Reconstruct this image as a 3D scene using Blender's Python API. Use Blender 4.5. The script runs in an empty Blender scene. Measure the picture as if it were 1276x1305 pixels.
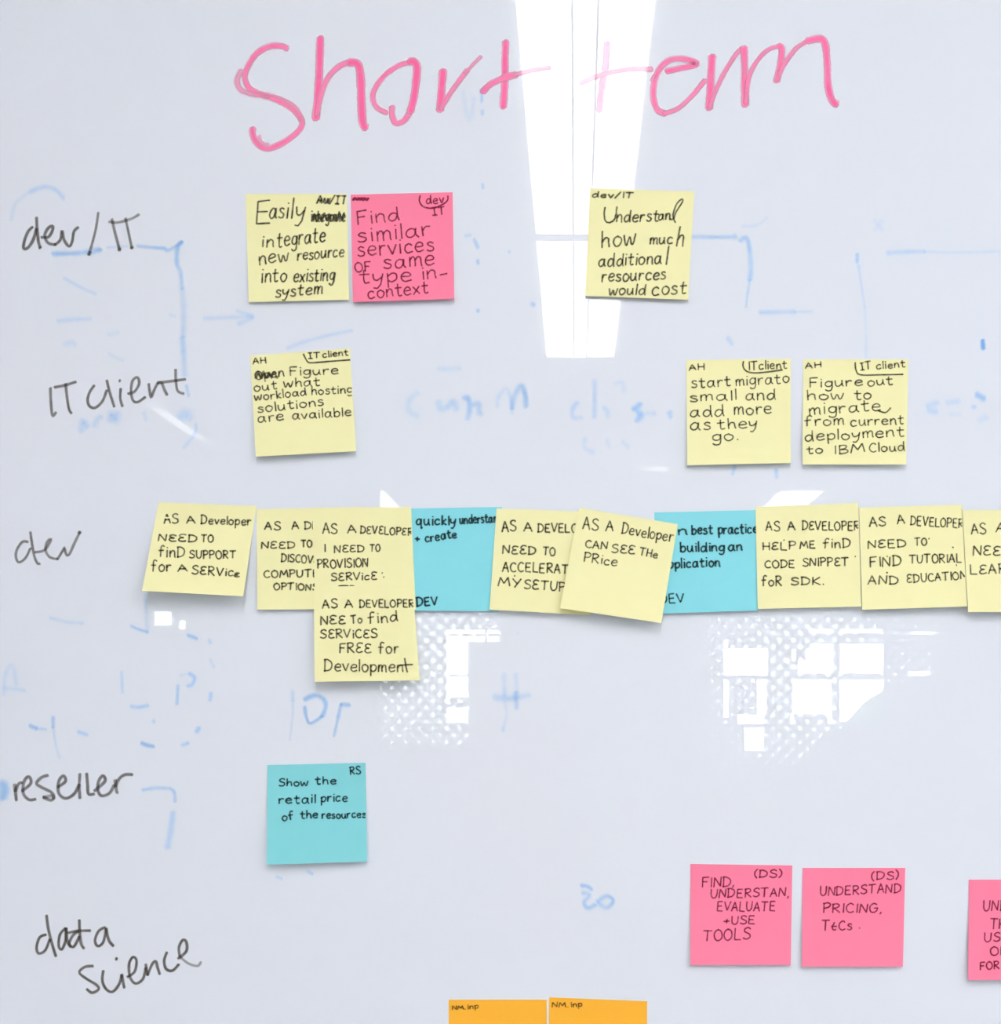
import bpy, math, random

# ------------------------------------------------------------------ camera, world, exposure
SC = bpy.context.scene
COL = SC.collection
S = 0.00058            # metres on the board per photo pixel (a sticky note is 76 mm)
D = 0.90               # camera to board
ZC = 1.45              # camera height
UP, VP = 734.0, 880.0  # where the lens axis meets the photo
W, H = 1276.0, 1305.0
F = D / S              # focal length in pixels

cam_d = bpy.data.cameras.new('camera')
cam_d.sensor_width = 36.0
cam_d.lens = F / H * 36.0
cam_d.shift_x = -(UP - W / 2) / H
cam_d.shift_y = (VP - H / 2) / H
cam_d.clip_start = 0.01
cam = bpy.data.objects.new('camera', cam_d)
COL.objects.link(cam)
cam.location = (0, -D, ZC)
cam.rotation_euler = (math.pi / 2, 0, 0)
SC.camera = cam

world = bpy.data.worlds.new('sky')
SC.world = world
world.use_nodes = True
bg = world.node_tree.nodes['Background']
bg.inputs['Color'].default_value = (0.93, 0.97, 1.0, 1)
bg.inputs['Strength'].default_value = 16.0

SC.view_settings.view_transform = 'Standard'
SC.view_settings.look = 'None'
SC.view_settings.gamma = 1.0
SC.view_settings.use_curve_mapping = False
SC.view_settings.exposure = 0.46
SC.cycles.transparent_max_bounces = 32
SC.cycles.max_bounces = 8

LAMP = 15.0
LAMP_WING = 12.5


# ------------------------------------------------------------------ helpers
def lin(r, g, b):
    def f(c):
        c /= 255.0
        return c / 12.92 if c <= 0.04045 else ((c + 0.055) / 1.055) ** 2.4
    return (f(r), f(g), f(b), 1)


def mat(name, color, rough=0.6, spec=0.5, emit=None, noise=None):
    m = bpy.data.materials.new(name)
    m.use_nodes = True
    nt = m.node_tree
    b = nt.nodes['Principled BSDF']
    b.inputs['Base Color'].default_value = color
    b.inputs['Roughness'].default_value = rough
    b.inputs['Specular IOR Level'].default_value = spec
    if emit:
        b.inputs['Emission Color'].default_value = emit[0]
        b.inputs['Emission Strength'].default_value = emit[1]
    if noise:
        scale, c2 = noise
        tc = nt.nodes.new('ShaderNodeTexCoord')
        n = nt.nodes.new('ShaderNodeTexNoise')
        n.inputs['Scale'].default_value = scale
        n.inputs['Detail'].default_value = 4
        mx = nt.nodes.new('ShaderNodeMix')
        mx.data_type = 'RGBA'
        mx.inputs[6].default_value = color
        mx.inputs[7].default_value = c2
        nt.links.new(tc.outputs['Object'], n.inputs['Vector'])
        nt.links.new(n.outputs['Fac'], mx.inputs[0])
        nt.links.new(mx.outputs[2], b.inputs['Base Color'])
    return m


def ink_mat(name, color, rough, spec, cover=1.0, tint=(1, 1, 1, 1), thin=None):
    """A film of ink: opacity and tint follow the stroke's own density."""
    m = bpy.data.materials.new(name)
    m.use_nodes = True
    nt = m.node_tree
    b = nt.nodes['Principled BSDF']
    out = nt.nodes['Material Output']
    b.inputs['Base Color'].default_value = color
    b.inputs['Roughness'].default_value = rough
    b.inputs['Specular IOR Level'].default_value = spec
    a = nt.nodes.new('ShaderNodeAttribute')
    a.attribute_name = 'ink'
    t = nt.nodes.new('ShaderNodeBsdfTransparent')
    mx = nt.nodes.new('ShaderNodeMixShader')
    ml = nt.nodes.new('ShaderNodeMath')
    ml.operation = 'MULTIPLY'
    ml.inputs[1].default_value = cover
    tm = nt.nodes.new('ShaderNodeMix')
    tm.data_type = 'RGBA'
    tm.inputs[6].default_value = (1, 1, 1, 1)
    tm.inputs[7].default_value = tint
    nt.links.new(a.outputs['Fac'], tm.inputs[0])
    nt.links.new(tm.outputs[2], t.inputs[0])
    nt.links.new(a.outputs['Fac'], ml.inputs[0])
    nt.links.new(ml.outputs[0], mx.inputs[0])
    if thin:               # thinly laid ink is paler
        ml.use_clamp = True
        cr = nt.nodes.new('ShaderNodeMapRange')
        cr.inputs['From Min'].default_value = 0.3
        cr.inputs['From Max'].default_value = 0.9
        cm = nt.nodes.new('ShaderNodeMix')
        cm.data_type = 'RGBA'
        cm.inputs[6].default_value = thin
        cm.inputs[7].default_value = color
        nt.links.new(a.outputs['Fac'], cr.inputs['Value'])
        nt.links.new(cr.outputs[0], cm.inputs[0])
        nt.links.new(cm.outputs[2], b.inputs['Base Color'])
    nt.links.new(t.outputs[0], mx.inputs[1])
    nt.links.new(b.outputs[0], mx.inputs[2])
    nt.links.new(mx.outputs[0], out.inputs['Surface'])
    return m


class MB:
    def __init__(self):
        self.v, self.f = [], []

    def box(self, x0, x1, y0, y1, z0, z1):
        n = len(self.v)
        self.v += [(x, y, z) for z in (z0, z1) for y in (y0, y1) for x in (x0, x1)]
        for q in ((0, 2, 3, 1), (4, 5, 7, 6), (0, 1, 5, 4), (2, 6, 7, 3), (0, 4, 6, 2), (1, 3, 7, 5)):
            self.f.append([n + i for i in q])
        return self

    def disc_prism(self, cx, cy, r, z0, z1, k=28):
        n = len(self.v)
        for z in (z0, z1):
            self.v += [(cx + r * math.cos(2 * math.pi * i / k), cy + r * math.sin(2 * math.pi * i / k), z) for i in range(k)]
        self.f.append([n + i for i in reversed(range(k))])
        self.f.append([n + k + i for i in range(k)])
        for i in range(k):
            j = (i + 1) % k
            self.f.append([n + i, n + j, n + k + j, n + k + i])
        return self

    def build(self, name, material, parent=None):
        me = bpy.data.meshes.new(name)
        me.from_pydata(self.v, [], self.f)
        me.materials.append(material)
        o = bpy.data.objects.new(name, me)
        COL.objects.link(o)
        if parent:
            o.parent = parent
            o.matrix_parent_inverse = parent.matrix_world.inverted()
        return o


def tag(o, label, cat, group=None):
    o['label'] = label
    o['category'] = cat
    if group:
        o['group'] = group
    return o


def struct(o):
    o['kind'] = 'structure'
    return o


def empty(name, loc):
    o = bpy.data.objects.new(name, None)
    COL.objects.link(o)
    o.location = loc
    o.empty_display_size = 0.05
    bpy.context.view_layer.update()
    return o


# ------------------------------------------------------------------ materials
M_WALL = mat('wall_paint', lin(232, 232, 230), 0.7, noise=(3.0, lin(226, 227, 226)))
M_CEIL = mat('ceiling_paint', lin(236, 236, 234), 0.8, noise=(4.0, lin(230, 230, 229)))
M_FLOOR = mat('grey_carpet', lin(190, 190, 192), 0.95, 0.1, noise=(120.0, lin(172, 173, 176)))
M_TRIM = mat('white_metal', lin(225, 226, 228), 0.4)
M_ALU = mat('brushed_aluminium', lin(178, 180, 184), 0.35)
M_DIFF = mat('lamp_diffuser', lin(250, 250, 250), 0.5, emit=((1.0, 0.985, 0.97, 1), LAMP))
M_WING = mat('lamp_reflector', lin(250, 248, 246), 0.5, emit=((1.0, 0.945, 0.925, 1), LAMP_WING))
M_SEAM = mat('dark_seam', lin(120, 120, 124), 0.6, 0.2)
M_LOW = mat('small_lamp', lin(250, 250, 250), 0.5, emit=((1.0, 0.98, 0.96, 1), 3.6))
M_BLOCKER = mat('blocker_green', lin(96, 108, 92), 0.9, 0.1, noise=(0.6, lin(70, 82, 66)))  # for the added shape that blocks part of the rear windows
M_BOARD = mat('board_enamel', lin(225, 235, 248), 0.006, 0.42, noise=(2.6, lin(230, 234, 243)))


def glass_mat():
    m = bpy.data.materials.new('window_glass')
    m.use_nodes = True
    nt = m.node_tree
    nt.nodes.remove(nt.nodes['Principled BSDF'])
    t = nt.nodes.new('ShaderNodeBsdfTransparent')
    t.inputs[0].default_value = (0.95, 0.98, 0.98, 1)
    g = nt.nodes.new('ShaderNodeBsdfGlossy')
    g.inputs['Roughness'].default_value = 0.02
    mx = nt.nodes.new('ShaderNodeMixShader')
    mx.inputs[0].default_value = 0.06
    nt.links.new(t.outputs[0], mx.inputs[1])
    nt.links.new(g.outputs[0], mx.inputs[2])
    nt.links.new(mx.outputs[0], nt.nodes['Material Output'].inputs['Surface'])
    return m


def film_mat():
    """White window film with a staggered grid of clearer dots."""
    m = bpy.data.materials.new('dotted_film')
    m.use_nodes = True
    nt = m.node_tree
    N, L = nt.nodes.new, nt.links.new
    b = nt.nodes['Principled BSDF']
    b.inputs['Base Color'].default_value = lin(200, 204, 210)
    b.inputs['Roughness'].default_value = 0.7
    tc = N('ShaderNodeTexCoord')
    mp = N('ShaderNodeMapping')
    mp.inputs['Rotation'].default_value = (0, math.radians(45), 0)
    mp.inputs['Scale'].default_value = (11.5, 11.5, 11.5)
    fr = N('ShaderNodeVectorMath'); fr.operation = 'FRACTION'
    sep = N('ShaderNodeSeparateXYZ')
    cmb = N('ShaderNodeCombineXYZ')
    su = N('ShaderNodeVectorMath'); su.operation = 'SUBTRACT'; su.inputs[1].default_value = (0.5, 0, 0.5)
    ln = N('ShaderNodeVectorMath'); ln.operation = 'LENGTH'
    mr = N('ShaderNodeMapRange')
    mr.inputs['From Min'].default_value = 0.33
    mr.inputs['From Max'].default_value = 0.23
    mr.inputs['To Min'].default_value = 0.0
    mr.inputs['To Max'].default_value = 0.82
    t = N('ShaderNodeBsdfTransparent')
    mx = N('ShaderNodeMixShader')
    L(tc.outputs['Object'], mp.inputs['Vector'])
    L(mp.outputs[0], fr.inputs[0])
    L(fr.outputs[0], sep.inputs[0])
    L(sep.outputs['X'], cmb.inputs['X']); L(sep.outputs['Z'], cmb.inputs['Z'])
    L(cmb.outputs[0], su.inputs[0]); L(su.outputs[0], ln.inputs[0])
    # the dots shrink away from the middle of each window
    ds = []
    for u, v in ((572, 850), (1030, 855)):
        vd = N('ShaderNodeVectorMath'); vd.operation = 'DISTANCE'
        vd.inputs[1].default_value = (rx(u), YB - 0.1, rz(v))
        L(tc.outputs['Object'], vd.inputs[0])
        ds.append(vd)
    mn = N('ShaderNodeMath'); mn.operation = 'MINIMUM'
    L(ds[0].outputs['Value'], mn.inputs[0]); L(ds[1].outputs['Value'], mn.inputs[1])
    fd = N('ShaderNodeMapRange')
    fd.inputs['From Min'].default_value = 0.2
    fd.inputs['From Max'].default_value = 1.15
    fd.inputs['To Min'].default_value = 0.0
    fd.inputs['To Max'].default_value = 0.15
    L(mn.outputs[0], fd.inputs['Value'])
    ad = N('ShaderNodeMath'); ad.operation = 'ADD'
    L(ln.outputs['Value'], ad.inputs[0]); L(fd.outputs[0], ad.inputs[1])
    L(ad.outputs[0], mr.inputs['Value'])
    L(mr.outputs[0], mx.inputs[0])
    L(b.outputs[0], mx.inputs[1]); L(t.outputs[0], mx.inputs[2])
    L(mx.outputs[0], nt.nodes['Material Output'].inputs['Surface'])
    return m


XL, XR, YB, ZT = -5.0, 5.0, -10.0, 2.81
K = F / (D - YB)           # pixels per metre on the rear wall, as mirrored


def rx(u):
    return (u - UP) / K


def rz(v):
    return ZC + (VP - v) / K


M_GLASS = glass_mat()
M_FILM = film_mat()

# ------------------------------------------------------------------ the room (seen only as reflections in the board)
struct(MB().box(XL, XR, YB - 0.2, 0.2, -0.1, 0.0).build('floor', M_FLOOR))
struct(MB().box(XL, XR, YB - 0.2, 0.2, ZT, ZT + 0.1).build('ceiling', M_CEIL))
struct(MB().box(XL, XR, 0.032, 0.2, 0, ZT).build('wall_front', M_WALL))
struct(MB().box(XL - 0.2, XL, YB - 0.2, 0.2, 0, ZT).build('wall_left', M_WALL))
struct(MB().box(XR, XR + 0.2, YB - 0.2, 0.2, 0, ZT).build('wall_right', M_WALL))
struct(MB().box(-1.65, -1.14, -6.2, -5.8, 0, ZT).build('trim_1', M_WALL)).__setitem__('label', 'square white column')

OPEN = [(186, 240, 774, 806), (478, 642, 776, 955), (903, 1218, 782, 985)]
wb = MB()
xs = XL
for (u0, u1, v0, v1) in OPEN:
    wb.box(xs, rx(u0), YB - 0.2, YB, 0, ZT)
    wb.box(rx(u0), rx(u1), YB - 0.2, YB, 0, rz(v1))
    wb.box(rx(u0), rx(u1), YB - 0.2, YB, rz(v0), ZT)
    xs = rx(u1)
wb.box(xs, XR, YB - 0.2, YB, 0, ZT)
wb.box(rx(600), rx(642), YB - 0.2, YB - 0.16, rz(955), rz(821))
wb.box(rx(600), rx(642), YB - 0.04, YB, rz(955), rz(821))
struct(wb.build('wall_back', M_WALL))


def cutout(u0, u1, v0, v1, holes):
    """Film sheet with rectangular clear areas, as a grid of rectangles."""
    us = sorted({u0, u1} | {h[0] for h in holes} | {h[1] for h in holes})
    vs = sorted({v0, v1} | {h[2] for h in holes} | {h[3] for h in holes})
    m = MB()
    for a, b in zip(us, us[1:]):
        for c, d in zip(vs, vs[1:]):
            cu, cv = (a + b) / 2, (c + d) / 2
            if any(h[0] < cu < h[1] and h[2] < cv < h[3] for h in holes):
                continue
            m.box(rx(a), rx(b), YB - 0.105, YB - 0.1, rz(d), rz(c))
    return m


HOLES = [
    [(192, 214, 778, 796), (224, 232, 790, 801)],
    [(568, 617, 802, 807), (620, 635, 802, 807), (568, 617, 810, 817), (620, 635, 810, 817),
     (568, 595, 817, 859), (568, 595, 862, 889), (568, 572, 889, 897), (568, 595, 902, 921), (476, 484, 800, 880)],
    [(924, 930, 815, 826), (924, 981, 826, 861), (924, 931, 866, 915), (967, 979, 866, 911), (942, 977, 911, 923),
     (951, 976, 928, 957), (1012, 1017, 827, 842),
     (1034, 1065, 801, 806), (1075, 1128, 801, 806), (1036, 1065, 820, 826), (1030, 1065, 826, 858), (1020, 1030, 842, 858),
     (1074, 1130, 820, 858), (1013, 1063, 866, 910), (1073, 1130, 866, 920), (1010, 1014, 910, 923), (1058, 1064, 910, 923),
     (1165, 1195, 804, 808), (1162, 1190, 855, 861)],
]
for i, ((u0, u1, v0, v1), hs) in enumerate(zip(OPEN, HOLES)):
    fr = MB()
    t = 0.03
    x0, x1, z0, z1 = rx(u0), rx(u1), rz(v1), rz(v0)
    fr.box(x0, x0 + t, YB - 0.15, YB - 0.05, z0, z1).box(x1 - t, x1, YB - 0.15, YB - 0.05, z0, z1)
    fr.box(x0 + t, x1 - t, YB - 0.15, YB - 0.05, z0, z0 + t).box(x0 + t, x1 - t, YB - 0.15, YB - 0.05, z1 - t, z1)
    wn = struct(fr.build('window_%d' % (i + 1), M_TRIM))
    MB().box(x0 + t, x1 - t, YB - 0.13, YB - 0.124, z0 + t, z1 - t).build('pane', M_GLASS, wn)
    cutout(u0, u1, v0, v1, hs).build('dotted_film', M_FILM, wn)

# added shape outside the rear windows, standing in for a person's dark silhouette
hm = MB()
yh = -40.0
kh = F / (D - yh)
prof = [(960, 1010), (1000, 985), (1045, 952), (1075, 925), (1090, 908), (1104, 893), (1124, 881), (1150, 873),
        (1180, 862), (1215, 850), (1300, 835), (1500, 830), (1900, 860), (2400, 1000)]
n = len(prof)
for yy in (yh, yh - 12):
    for (u, v) in prof:
        hm.v.append(((u - UP) / kh, yy, ZC + (VP - v) / kh - (5.0 if yy < yh else 0.0)))
    for (u, v) in prof:
        hm.v.append(((u - UP) / kh, yy, -6.0))
for o_ in (0, 2 * n):
    for i in range(n - 1):
        hm.f.append([o_ + i, o_ + i + 1, o_ + n + i + 1, o_ + n + i])
for i in range(n - 1):
    hm.f.append([i, i + 1, 2 * n + i + 1, 2 * n + i])
blocker = struct(hm.build('window_blocker', M_BLOCKER))
blocker['label'] = 'dark shape added outside the rear windows to cut off their reflected outline'


def ceiling_light(x0, x1, d0, d1, label):
    e = empty('ceiling_light', ((x0 + x1) / 2, -(d0 + d1) / 2, ZT))
    tag(e, label, 'lamp', 'linear ceiling lights')
    w = x1 - x0
    a, b = x0 + w * 0.406, x0 + w * 0.594
    g = 0.0022
    for q in (a, b):
        MB().box(q - g, q + g, -d1, -d0, ZT - 0.0135, ZT - 0.004).build('seam_strip', M_SEAM, e)
    MB().box(x0, x1, -d1, -d0, ZT - 0.004, ZT).build('housing', M_ALU, e)
    MB().box(a + g, b - g, -d1, -d0, ZT - 0.012, ZT - 0.004).build('diffuser', M_DIFF, e)
    MB().box(x0, a - g, -d1, -d0, ZT - 0.011, ZT - 0.004).build('side_reflector', M_WING, e)
    MB().box(b + g, x1, -d1, -d0, ZT - 0.011, ZT - 0.004).build('side_reflector', M_WING, e)


ceiling_light(-0.118, 0.155, 0.95, 2.70, 'long white linear ceiling light nearest the whiteboard')
ceiling_light(-0.118, 0.155, 2.775, 4.03, 'shorter white linear ceiling light following the one nearest the whiteboard')
ceiling_light(3.0, 3.27, 1.4, 5.6, 'unseen linear fill light added on the ceiling along the right-hand wall')  # unseen lamp, added to even out the board's brightness from top to bottom
ceiling_light(-3.27, -3.0, 3.2, 5.0, 'unseen linear fill light added on the ceiling along the left-hand wall')  # added outside what the board mirrors, as fill from the left
ceiling_light(1.40, 1.67, 1.3, 2.9, 'unseen linear fill light added near the whiteboard, right-hand row')  # added fill lamp, unseen; brightens the board and throws note shadows leftwards
ceiling_light(1.39, 1.68, 7.38, 9.6, 'white linear ceiling light near the rear windows, mirrored right of centre')
ceiling_light(-1.62, -1.31, 7.38, 9.6, 'white linear ceiling light near the rear windows, behind the square column')
dl = tag(empty('ceiling_spotlight', (0.49, -6.53, ZT)), 'small round recessed spotlight in the ceiling', 'lamp')
MB().disc_prism(0.49, -6.53, 0.10, ZT - 0.006, ZT).build('trim_ring', M_TRIM, dl)
MB().disc_prism(0.49, -6.53, 0.082, ZT - 0.011, ZT - 0.006).build('lamp_lens', M_LOW, dl)
sl = tag(empty('strip_light', (-2.0, -5.25, ZT)), 'thin strip light on the ceiling at the left', 'lamp')
MB().box(-2.03, -1.97, -5.6, -4.9, ZT - 0.012, ZT).build('housing', M_TRIM, sl)
MB().box(-2.022, -1.978, -5.59, -4.91, ZT - 0.02, ZT - 0.012).build('diffuser', M_LOW, sl)


# ------------------------------------------------------------------ the whiteboard
def bp(u, v, lift=0.0):
    k = S * (D - lift) / D
    return ((u - UP) * k, -lift, ZC + (VP - v) * k)


board = MB().box(-0.95, 1.05, 0.0, 0.03, 0.86, 2.14).build('whiteboard', M_BOARD)
tag(board, 'glossy white whiteboard covered in marker writing and sticky notes', 'whiteboard')
fb = MB()
fb.box(-0.985, -0.95, -0.012, 0.031, 0.825, 2.175).box(1.05, 1.085, -0.012, 0.031, 0.825, 2.175)
fb.box(-0.95, 1.05, -0.012, 0.031, 0.825, 0.86).box(-0.95, 1.05, -0.012, 0.031, 2.14, 2.175)
fb.build('frame', M_ALU, board)


# ------------------------------------------------------------------ strokes
def spline(pts, closed=False):
    if len(pts) < 3:
        return list(pts)
    out = []
    n = len(pts)
    for i in range(n - 1):
        p0 = pts[max(i - 1, 0)]; p1 = pts[i]; p2 = pts[i + 1]; p3 = pts[min(i + 2, n - 1)]
        for k in range(6):
            t = k / 6.0
            out.append(tuple(0.5 * (2 * b + (c - a) * t + (2 * a - 5 * b + 4 * c - d) * t * t + (-a + 3 * b - 3 * c + d) * t ** 3)
                             for a, b, c, d in zip(p0, p1, p2, p3)))
    out.append(pts[-1])
    return out


def resample(pts, step):
    out = [pts[0]]
    acc = 0.0
    for a, b in zip(pts, pts[1:]):
        L = math.hypot(b[0] - a[0], b[1] - a[1])
        if L < 1e-6:
            continue
        pos = step - acc
        while pos < L:
            out.append((a[0] + (b[0] - a[0]) * pos / L, a[1] + (b[1] - a[1]) * pos / L))
            pos += step
        acc = L - (pos - step)
    if math.hypot(out[-1][0] - pts[-1][0], out[-1][1] - pts[-1][1]) > step * 0.3:
        out.append(pts[-1])
    return out


class Ink:
    """Collects pen strokes (photo pixels) into one ribbon mesh with an ink density per vertex."""
    def __init__(self, place, seed):
        self.place, self.v, self.f, self.a = place, [], [], []
        self.r = random.Random(seed)
        self.n = 0

    def stroke(self, pts, w, alpha, core=0.45, step=1.3, wob=0.08, fade=None):
        """pts in photo px; w = half width in px incl. soft edge."""
        pts = resample(pts, step)
        if len(pts) < 2:
            x, y = pts[0]
            pts = [(x - w * .4, y), (x + w * .4, y)]
        off = 0.00012 + 0.0000043 * (self.n % 41)
        self.n += 1
        n = len(pts)
        dirs = []
        for i in range(n):
            a, b = pts[max(i - 1, 0)], pts[min(i + 1, n - 1)]
            dx, dy = b[0] - a[0], b[1] - a[1]
            L = math.hypot(dx, dy) or 1.0
            dirs.append((dx / L, dy / L))
        # soft round ends
        p0, d0, p1, d1 = pts[0], dirs[0], pts[-1], dirs[-1]
        e = w * 0.6
        pts = [(p0[0] - d0[0] * e, p0[1] - d0[1] * e)] + pts + [(p1[0] + d1[0] * e, p1[1] + d1[1] * e)]
        dirs = [d0] + dirs + [d1]
        rows = []
        m = len(pts)
        wv, av = 1.0, 1.0
        for i, ((x, y), (dx, dy)) in enumerate(zip(pts, dirs)):
            end = i in (0, m - 1)
            wv += (1.0 - wv) * 0.15 + self.r.uniform(-wob, wob) * 0.6
            av += (1.0 - av) * 0.15 + self.r.uniform(-wob, wob) * 0.8
            ww = w * max(0.5, wv) * (0.55 if end else 1.0)
            al = min(1.0, alpha * max(0.3, av)) * (0.0 if end else 1.0)
            if fade:
                q = i / (m - 1)
                al *= fade[0] + (fade[1] - fade[0]) * q
            row = []
            for o, c in ((-1, 0), (-core, 1), (core, 1), (1, 0)):
                p = self.place(x - dy * o * ww, y + dx * o * ww, off)
                if p is None:
                    row = None
                    break
                row.append((p, al * c))
            rows.append(row)
        prev = None
        for row in rows:
            if row is None:
                prev = None
                continue
            b = len(self.v)
            for p, al in row:
                self.v.append(p)
                self.a.append(al)
            if prev is not None:
                for k in range(3):
                    self.f.append((prev + k, b + k, b + k + 1, prev + k + 1))
            prev = b

    def build(self, name, material, parent, label=None):
        me = bpy.data.meshes.new(name)
        me.from_pydata(self.v, [], self.f)
        at = me.attributes.new('ink', 'FLOAT', 'POINT')
        at.data.foreach_set('value', self.a)
        me.materials.append(material)
        o = bpy.data.objects.new(name, me)
        COL.objects.link(o)
        o.parent = parent
        o.matrix_parent_inverse = parent.matrix_world.inverted()
        if label:
            o['label'] = label
        return o


def fr(frame, pts):
    x0, y0, k = frame
    return [(x0 + x * k, y0 + y * k) for x, y in pts]


def P(s):
    return [tuple(float(c) for c in p.split()) for p in s.split(',')]


FONT_SRC = {
    'A': "!0 0,2.6 10,5.4 0|!1 3.8,4.6 3.8", 'B': "!.5 0,.5 10|.5 10,3.5 9.6,4 7.6,2.6 5.6,.8 5.2,3.6 4.8,4.8 2.6,3.4 .3,.3 0",
    'C': "5 8.4,3.4 9.8,1.2 8,.3 4.8,1.2 1.4,3.4 .1,5.4 1.4", 'D': "!.6 0,.6 10|0 9.8,2.6 9.8,5.2 7.6,5.6 4.4,4 1.2,0 .1",
    'E': "!4.6 10,.6 9.8,.5 .2,5 0|!.6 5.2,4 5.2", '3': "5 9,2.6 9.8,.8 8,1.6 5.8,3.8 5.2,1.4 4.6,.3 2.2,2 .2,5 1",
    'F': "!4.8 10,.5 9.8,.5 0|!.5 5.4,3.8 5.4", 'G': "5.2 8.4,3.2 9.8,1 8,.3 4.5,1.4 1,3.6 .2,5.4 2.2,5.6 4.6|!3.4 4.6,6.2 4.6",
    'H': "!.5 10,.5 0|!5 10,5 0|!.5 5,5 5", 'I': "!1 10,1 0", '1': "!2 10,2 0|!0 10,4 10|!0 0,4 0",
    'K': "!.5 10,.5 0|!5 10,.6 4.6,5.4 0", 'L': "!.5 10,.5 .2,4.8 0", 'M': "!0 0,1.2 10,3.6 3,6 10,7.2 0",
    'N': "!.2 0,.6 10,5 .4,5.4 10", 'O': "3 10,.8 8,.2 4.6,1.4 .8,3.4 0,5.4 2,5.8 5.4,4.8 8.6,2.6 10",
    'P': "!.6 0,.6 10|0 9.6,3.2 10,5 8.2,4 5.6,.8 4.6", 'R': "!.6 0,.6 10|0 9.6,3.2 10,4.8 8.2,3.6 5.8,.8 5|!1.4 5,5.4 0",
    'S': "5 8.6,3.4 10,1.2 9,.8 7,2.6 5.4,4.8 3.8,4.8 1.4,2.6 0,.2 1.2", 'T': "!0 9.8,6 10|!3 10,2.8 0",
    'U': ".4 10,.5 3.6,1.6 .5,3.4 .3,5 3,5.4 10", 'V': "!0 10,2.6 0,5.6 10", 'W': "!0 10,1.6 0,3.6 7,5.4 0,7.4 10",
    'Y': "!0 10,2.6 5|!5.2 10,1.6 0",
    'a': "4.4 5,2.6 6,.8 4.4,.4 1.8,1.8 .1,3.6 1.4,4.4 4.6|4.5 6,4.4 2,5.4 .1", 'b': "!.5 10,.6 0|.6 3.6,2.4 6,4.4 4.6,4.2 1.4,2.2 0,.6 1.2",
    'c': "4.2 5,2.6 6,.8 4.6,.4 2,1.8 .1,4.4 1", 'd': "4.4 4.6,2.6 6,.8 4.4,.4 1.8,1.8 .1,3.6 1.4,4.4 4|!4.6 10,4.5 3,5 0",
    'e': ".6 3.2,4.2 3.6,4 5.4,2.4 6,.8 4.6,.4 2,2 .1,4.6 1", 'f': "4.4 9.2,3 10,1.8 8.6,1.6 4,1.4 0|!0 5.4,3.8 5.6",
    'g': "4.4 5,2.6 6,.8 4.6,.6 2,2.2 .6,4 2,4.4 5.4|4.5 6,4.4 0,3.6 -3,1.8 -3.6,.4 -2.4",
    'h': "!.5 10,.5 0|.5 3.4,2.2 5.8,3.8 5,4 2.4,4.4 0", 'i': "!.8 6,.8 0|!.8 8.4,1 8.7", 'k': "!.5 10,.5 0|!3.8 6,.6 2.6,4.2 0",
    'l': "!.6 10,.6 0", 'm': "!.4 6,.4 0|.4 3.8,1.8 6,2.8 5,2.9 0|2.9 3.8,4.4 6,5.6 5,5.7 1.4,6 0",
    'n': "!.4 6,.4 0|.4 3.6,2.2 6,3.8 5,4 2,4.4 0", 'o': "2.6 6,.8 5,.3 2.6,1.4 .3,3 .1,4.4 2,4.4 4.4,2.4 6",
    'p': "!.4 6,.6 -3.8|.5 4,2.2 6,4.2 5,4.2 2,2.4 .2,.6 1.2", 'q': "4.2 5,2.6 6,.8 4.4,.4 1.8,1.8 .1,3.6 1.6,4.2 5|!4.4 6,4.4 -3.8,5.4 -2.8",
    'r': "!.4 6,.5 0|.5 3.4,1.8 5.6,3.6 5.6", 's': "3.6 5.2,2 6,.6 5,1.6 3.6,3.6 2.2,3.2 .4,1.6 0,.2 .8",
    't': "1.8 9,1.7 2,2.4 .1,4 .6|!0 6,4 6.2", 'u': ".3 6,.4 2,1.6 .1,3.2 1,4 3|!4.1 6,4.2 1.4,5 0", 'v': "!0 6,2 0,4.2 6",
    'w': "0 6,.8 .8,1.6 .2,3 4.6,4 .4,5 .6,6.2 6", 'x': "!0 6,4 0|!4 6,0 0", 'y': ".2 6,.6 2.6,2.2 2,4 4|!4.4 6,3.4 -1,2 -3.6,.4 -3.2",
    '.': "!.4 0,.8 .4", ',': "!.8 .6,.2 -1.8", '-': "!0 4.4,4 4.6", '+': "!0 4,4.4 4|!2.2 6.4,2.2 1.6",
    '(': "2 11,.4 8,.2 3,1.8 -1", ')': "0 11,1.6 8,1.8 3,.2 -1", '/': "!4 10.5,0 -.5", '&': "!0 4,4.4 4|2.4 8,1 3,2 .6,4 1",
}
FONT = {}
for ch, src in FONT_SRC.items():
    st = []
    for s in src.split('|'):
        if s[0] == '!':
            st.append(P(s[1:]))
        else:
            st.append(spline(P(s)))
    FONT[ch] = (st, max(p[0] for q in st for p in q))


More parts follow.
